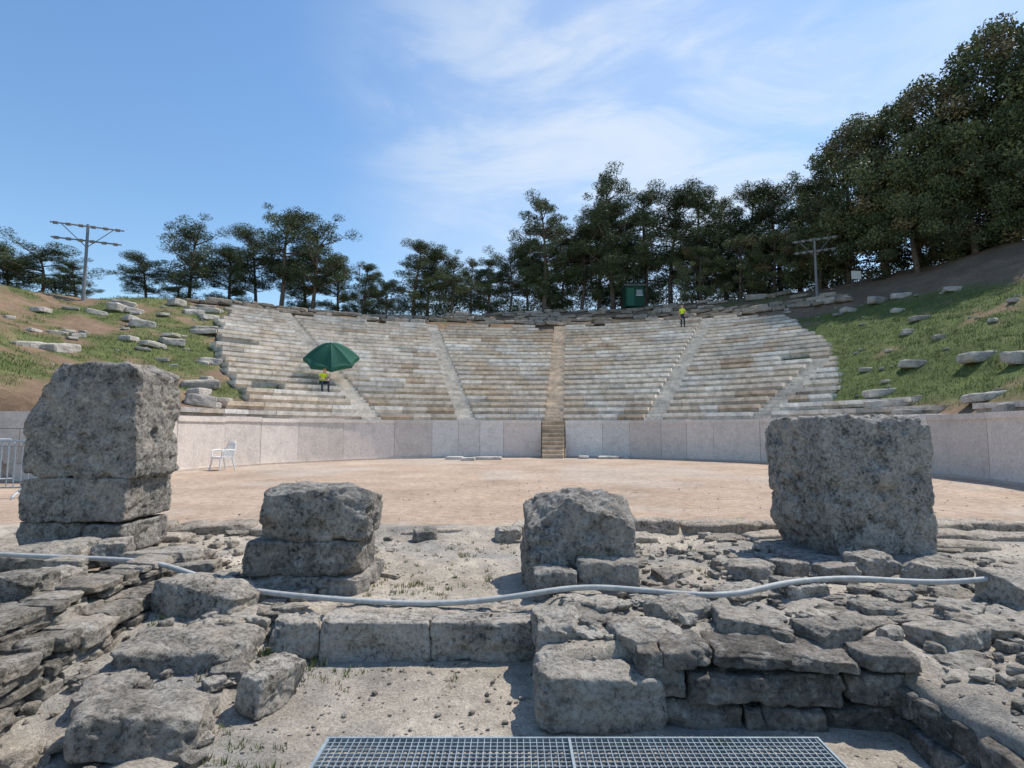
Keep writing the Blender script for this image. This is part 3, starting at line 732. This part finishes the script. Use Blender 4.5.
# parasol
ux, uy = -9.6, 29.3; uz = ZW-.03+5*RI
par = empty('parasol', (ux, uy, uz)); par.rotation_euler = (.1, .04, .3)
top = empty('top', (0, 0, 1.78)); top.parent = par; top.rotation_euler = (.46, -.10, 0)
m = MB(); NS, RS = 32, 8; V = []; Fq = []
for j in range(RS+1):
    q = j/RS
    for i in range(NS):
        t = 2*math.pi*i/NS; ph = (i % 4)/4; sag = math.sin(math.pi*ph)
        rr_ = 1.42*q*(1-.12*sag*q); zc = .6-.85*q**1.5-.12*sag*q*(1-q)*2+.08*sag*(q > .99)
        V.append((rr_*math.cos(t), rr_*math.sin(t), zc))
for i in range(NS):
    t = 2*math.pi*i/NS; sag = math.sin(math.pi*(i % 4)/4); V.append((1.42*(1-.12*sag)*math.cos(t), 1.42*(1-.12*sag)*math.sin(t), -.40))
for j in range(RS+1):
    for i in range(NS): Fq.append([j*NS+i, j*NS+(i+1) % NS, (j+1)*NS+(i+1) % NS, (j+1)*NS+i])
m.add(V, Fq, (1, 1, 1)); m.obj('canopy', M_gcanvas, False, top)
m = MB(); tube(m, [(0, 0, -.3), (0, 0, .7)], .025, (1, 1, 1))
for i in range(8):
    t = 2*math.pi*i/8; e = [(1.40*q*math.cos(t), 1.40*q*math.sin(t), .585-.85*q**1.5) for q in (0.02, .25, .5, .75, 1)]
    tube(m, e, .009, (1, 1, 1), 4); tube(m, [(0, 0, -.1), e[2]], .008, (1, 1, 1), 4)
m.obj('ribs', M_galv, False, top)
m = MB(); tube(m, [(0, 0, 0), (0, 0, 1.8)], .028, (1, 1, 1)); m.obj('pole', M_white, False, par)
m = MB(); tube(m, [(0, 0, -.02), (0, 0, .08), (0, 0, .1)], [.28, .26, .05], (1, 1, 1), 16); m.obj('base', M_dark, False, par)

# ------------------------------------------------------------------ people
M_vis = paint('hi_vis_yellow', (.62, .80, .05), .7, 0, .1); M_trou = paint('navy_trousers', (.035, .045, .07), .9); M_skin = paint('skin', (.5, .3, .21), .6, 0, .08); M_hat = paint('cap_fabric', (.12, .1, .08), .8); M_shoe = paint('boots', (.05, .035, .025), .7)
def person(name, J, loc, rz):
    """J: joint positions; one skinned surface with jointed limbs and fingers."""
    names = ['pelvis', 'spine', 'chest', 'neck', 'jaw', 'head', 'crown']; Rd = dict(pelvis=.15, spine=.135, chest=.155, neck=.06, jaw=.082, head=.1, crown=.07)
    V = [J[k] for k in names]; Rr = [Rd[k] for k in names]; E = [(i, i+1) for i in range(6)]
    tag = ['trou', 'vis', 'vis', 'skin', 'skin', 'skin', 'hat']
    for s in (0, 1):
        b = len(V)
        for k, rd, tg in (('hip', .10, 'trou'), ('knee', .066, 'trou'), ('ankle', .045, 'trou'), ('heel', .045, 'shoe'), ('toe', .035, 'shoe')): V.append(J[k][s]); Rr.append(rd); tag.append(tg)
        E += [(0, b), (b, b+1), (b+1, b+2), (b+2, b+3), (b+3, b+4)]; b = len(V)
        for k, rd, tg in (('shoulder', .072, 'vis'), ('elbow', .045, 'skin'), ('wrist', .03, 'skin'), ('palm', .036, 'skin')): V.append(J[k][s]); Rr.append(rd); tag.append(tg)
        E += [(2, b), (b, b+1), (b+1, b+2), (b+2, b+3)]
        w = Vector(J['wrist'][s]); pm = Vector(J['palm'][s]); d = (pm-w).normalized(); side = d.cross(Vector((1, 0, 0))).normalized()
        for i, (o, L) in enumerate(((-.027, .065), (-.009, .078), (.009, .073), (.027, .058))):
            f0 = pm+side*o+d*.02; f1 = f0+d*L*.55; f2 = f1+d*L*.4+Vector((-.018 if s else .018, 0, 0)); q = len(V)
            V += [tuple(f0), tuple(f1), tuple(f2)]; Rr += [.010, .009, .008]; tag += ['skin']*3; E += [(b+3, q), (q, q+1), (q+1, q+2)]
        q = len(V); t0 = w+d*.03+side*-.035; t1 = t0+d*.04+side*-.018; V += [tuple(t0), tuple(t1)]; Rr += [.011, .009]; tag += ['skin']*2; E += [(b+3, q), (q, q+1)]
    me = bpy.data.meshes.new(name); me.from_pydata([tuple(v) for v in V], E, []); o = bpy.data.objects.new(name, me); scene.collection.objects.link(o)
    md = o.modifiers.new('Skin', 'SKIN'); md.branch_smoothing = .3
    for i, sv in enumerate(me.skin_vertices[0].data): sv.radius = (Rr[i], Rr[i]*(.72 if tag[i] == 'vis' or i == 0 else 1)); sv.use_root = (i == 0)
    sb_ = o.modifiers.new('Sub', 'SUBSURF'); sb_.levels = 1; sb_.render_levels = 1
    bpy.context.view_layer.update(); dg = bpy.context.evaluated_depsgraph_get()
    nm = bpy.data.meshes.new_from_object(o.evaluated_get(dg)); o.modifiers.clear(); o.data = nm
    nm.materials.clear(); mats = dict(vis=M_vis, trou=M_trou, skin=M_skin, hat=M_hat, shoe=M_shoe); ks = list(mats)
    for k in ks: nm.materials.append(mats[k])
    VA = np.array([tuple(v) for v in V])
    for pl in nm.polygons:
        c = np.array(pl.center); i = int(np.argmin(((VA-c)**2).sum(1)-np.array(Rr)**2)); pl.material_index = ks.index(tag[i]); pl.use_smooth = True
    root = empty(name, loc); root.rotation_euler = (0, 0, rz); o.name = 'body'; o.parent = root
    # facial features and cap brim
    h = Vector(J['head']); m = MB()
    m.add(*rock((.03, .035, .045), 5, 3, 3, 0, .0), (1, 1, 1)); nz = m.obj('nose', M_skin, True, root); nz.location = h+Vector((0, -.10, -.03))
    for sx in (-1, 1):
        m = MB(); m.add(*rock((.022, .012, .014), 5, 3, 2, 0, .0), (1, 1, 1)); e = m.obj('eye', M_hat, True, root); e.location = h+Vector((sx*.035, -.095, .0))
        m = MB(); m.add(*rock((.015, .035, .06), 5, 3, 3, 0, .0), (1, 1, 1)); e = m.obj('ear', M_skin, True, root); e.location = h+Vector((sx*.098, .0, -.02))
    m = MB(); m.add(*rock((.05, .01, .012), 5, 3, 2, 0, .0), (1, 1, 1)); e = m.obj('mouth', M_hat, True, root); e.location = Vector(J['jaw'])+Vector((0, -.082, .01))
    m = MB(); m.add(*rock((.16, .15, .02), 5, 5, 3, 0, .0), (1, 1, 1)); e = m.obj('cap_brim', M_hat, True, root); e.location = h+Vector((0, -.11, .055))
S = lambda x, y, z: [(-x, y, z), (x, y, z)]
stand = dict(pelvis=(0, 0, .96), spine=(0, .01, 1.14), chest=(0, 0, 1.34), neck=(0, -.01, 1.5), jaw=(0, -.03, 1.58), head=(0, -.02, 1.66), crown=(0, 0, 1.73),
             hip=S(.10, 0, .88), knee=[(-.11, -.03, .49), (.13, -.06, .5)], ankle=[(-.11, .03, .1), (.15, -.01, .1)], heel=[(-.11, .04, .045), (.15, 0, .045)], toe=[(-.12, -.13, .035), (.17, -.17, .035)],
             shoulder=S(.19, 0, 1.42), elbow=[(-.27, .03, 1.14), (.26, -.02, 1.14)], wrist=[(-.27, -.08, .92), (.2, -.22, 1.03)], palm=[(-.27, -.10, .85), (.17, -.29, 1.03)])
wx, wy = polar(28.45, 65.0); person('worker', stand, (wx, wy, ZW-.03+20*RI+.01), .3)
sit = dict(pelvis=(0, 0, .14), spine=(0, -.05, .32), chest=(0, -.16, .49), neck=(0, -.24, .62), jaw=(0, -.29, .68), head=(0, -.30, .76), crown=(0, -.29, .83),
           hip=S(.11, -.06, .12), knee=S(.17, -.44, .17), ankle=S(.16, -.44, -.26), heel=S(.16, -.43, -.315), toe=S(.17, -.6, -.325),
           shoulder=S(.19, -.15, .56), elbow=S(.24, -.3, .33), wrist=[(-.15, -.5, .27), (.12, -.5, .25)], palm=[(-.1, -.56, .25), (.08, -.56, .23)])
# sits on row 5 with the feet on the row below, beside the parasol
rr5 = R0+4*TR+.2; aw = math.degrees(math.atan2(uy-CY, ux-CX))+2.2; wx, wy = polar(rr5, aw)
person('worker', sit, (wx, wy, ZW-.03+5*RI+.02), (aw-90)*D2R)

# ------------------------------------------------------------------ sky, sun, camera
EL, AZ = 60, 58
sdir = Vector((math.sin(AZ*D2R)*math.cos(EL*D2R), math.cos(AZ*D2R)*math.cos(EL*D2R), math.sin(EL*D2R)))
w = bpy.data.worlds.new('World'); scene.world = w; w.use_nodes = True; nt = w.node_tree
bg = nt.nodes['Background']; sky = N(nt, 'ShaderNodeTexSky'); sky.sky_type = 'NISHITA'; sky.sun_disc = False
sky.sun_elevation = EL*D2R; sky.sun_rotation = AZ*D2R; sky.altitude = 0; sky.air_density = 1.25; sky.dust_density = .5; sky.ozone_density = 2.5
tc = N(nt, 'ShaderNodeTexCoord')
def vm(op, a, b=None):
    n = N(nt, 'ShaderNodeVectorMath'); n.operation = op
    for i, v in enumerate((a, b)):
        if v is None: continue
        if isinstance(v, tuple): n.inputs[i].default_value = v
        else: nt.links.new(v, n.inputs[i])
    return n
def mr(src, a, b, c=0., d=1.):
    n = N(nt, 'ShaderNodeMapRange'); n.interpolation_type = 'SMOOTHSTEP'; nt.links.new(src, n.inputs[0])
    for i, v in enumerate((a, b, c, d)): n.inputs[i+1].default_value = v
    return n.outputs[0]
def mm(op, a, b):
    n = N(nt, 'ShaderNodeMath'); n.operation = op
    for i, v in enumerate((a, b)):
        if isinstance(v, (int, float)): n.inputs[i].default_value = v
        else: nt.links.new(v, n.inputs[i])
    return n.outputs[0]
dirv = tc.outputs['Generated']
mp = N(nt, 'ShaderNodeMapping'); mp.inputs['Rotation'].default_value = (.35, .5, .3); mp.inputs['Scale'].default_value = (1.6, 2.2, 5.5); nt.links.new(dirv, mp.inputs[0])
nz = N(nt, 'ShaderNodeTexNoise'); nz.inputs['Scale'].default_value = 1.8; nz.inputs['Detail'].default_value = 8; nz.inputs['Roughness'].default_value = .6; nz.inputs['Distortion'].default_value = .5
nt.links.new(mp.outputs[0], nz.inputs['Vector'])
cd = Vector((.30, 1, .58)).normalized(); dt = vm('DOT_PRODUCT', dirv, tuple(cd)).outputs['Value']
m1 = mr(dt, .82, .99); cl = mm('MULTIPLY', mr(nz.outputs['Fac'], .38, .68), m1)
cd2 = Vector((.16, 1, .47)).normalized(); dt2 = vm('DOT_PRODUCT', dirv, tuple(cd2)).outputs['Value']
cl = mm('ADD', mm('MULTIPLY', cl, .48), mm('MULTIPLY', mr(dt2, .90, 1.0), .24))
hsv = N(nt, 'ShaderNodeHueSaturation'); hsv.inputs['Saturation'].default_value = 1.15; hsv.inputs['Value'].default_value = 1.18; nt.links.new(sky.outputs[0], hsv.inputs['Color'])
mxn = N(nt, 'ShaderNodeMix'); mxn.data_type = 'RGBA'; nt.links.new(cl, mxn.inputs[0]); nt.links.new(hsv.outputs[0], mxn.inputs[6]); mxn.inputs[7].default_value = (5.6, 6.1, 6.6, 1)
nt.links.new(mxn.outputs[2], bg.inputs[0]); bg.inputs[1].default_value = .15
sun = bpy.data.lights.new('sun', 'SUN'); sun.energy = 5.0; sun.angle = .5*D2R; sun.color = (1, .94, .85)
so = bpy.data.objects.new('sun', sun); so.rotation_euler = sdir.to_track_quat('Z', 'Y').to_euler(); so.location = (0, 0, 60); scene.collection.objects.link(so)
cam = bpy.data.cameras.new('camera'); cam.lens = 560/1024*36; cam.sensor_width = 36; cam.clip_end = 3000; cam.clip_start = .05
co = bpy.data.objects.new('camera', cam); co.location = (0, 0, 1.31); co.rotation_euler = ((90+4.7)*D2R, 0, 0); scene.collection.objects.link(co)
scene.camera = co
scene.view_settings.view_transform = 'Standard'; scene.view_settings.look = 'None'; scene.view_settings.exposure = 0
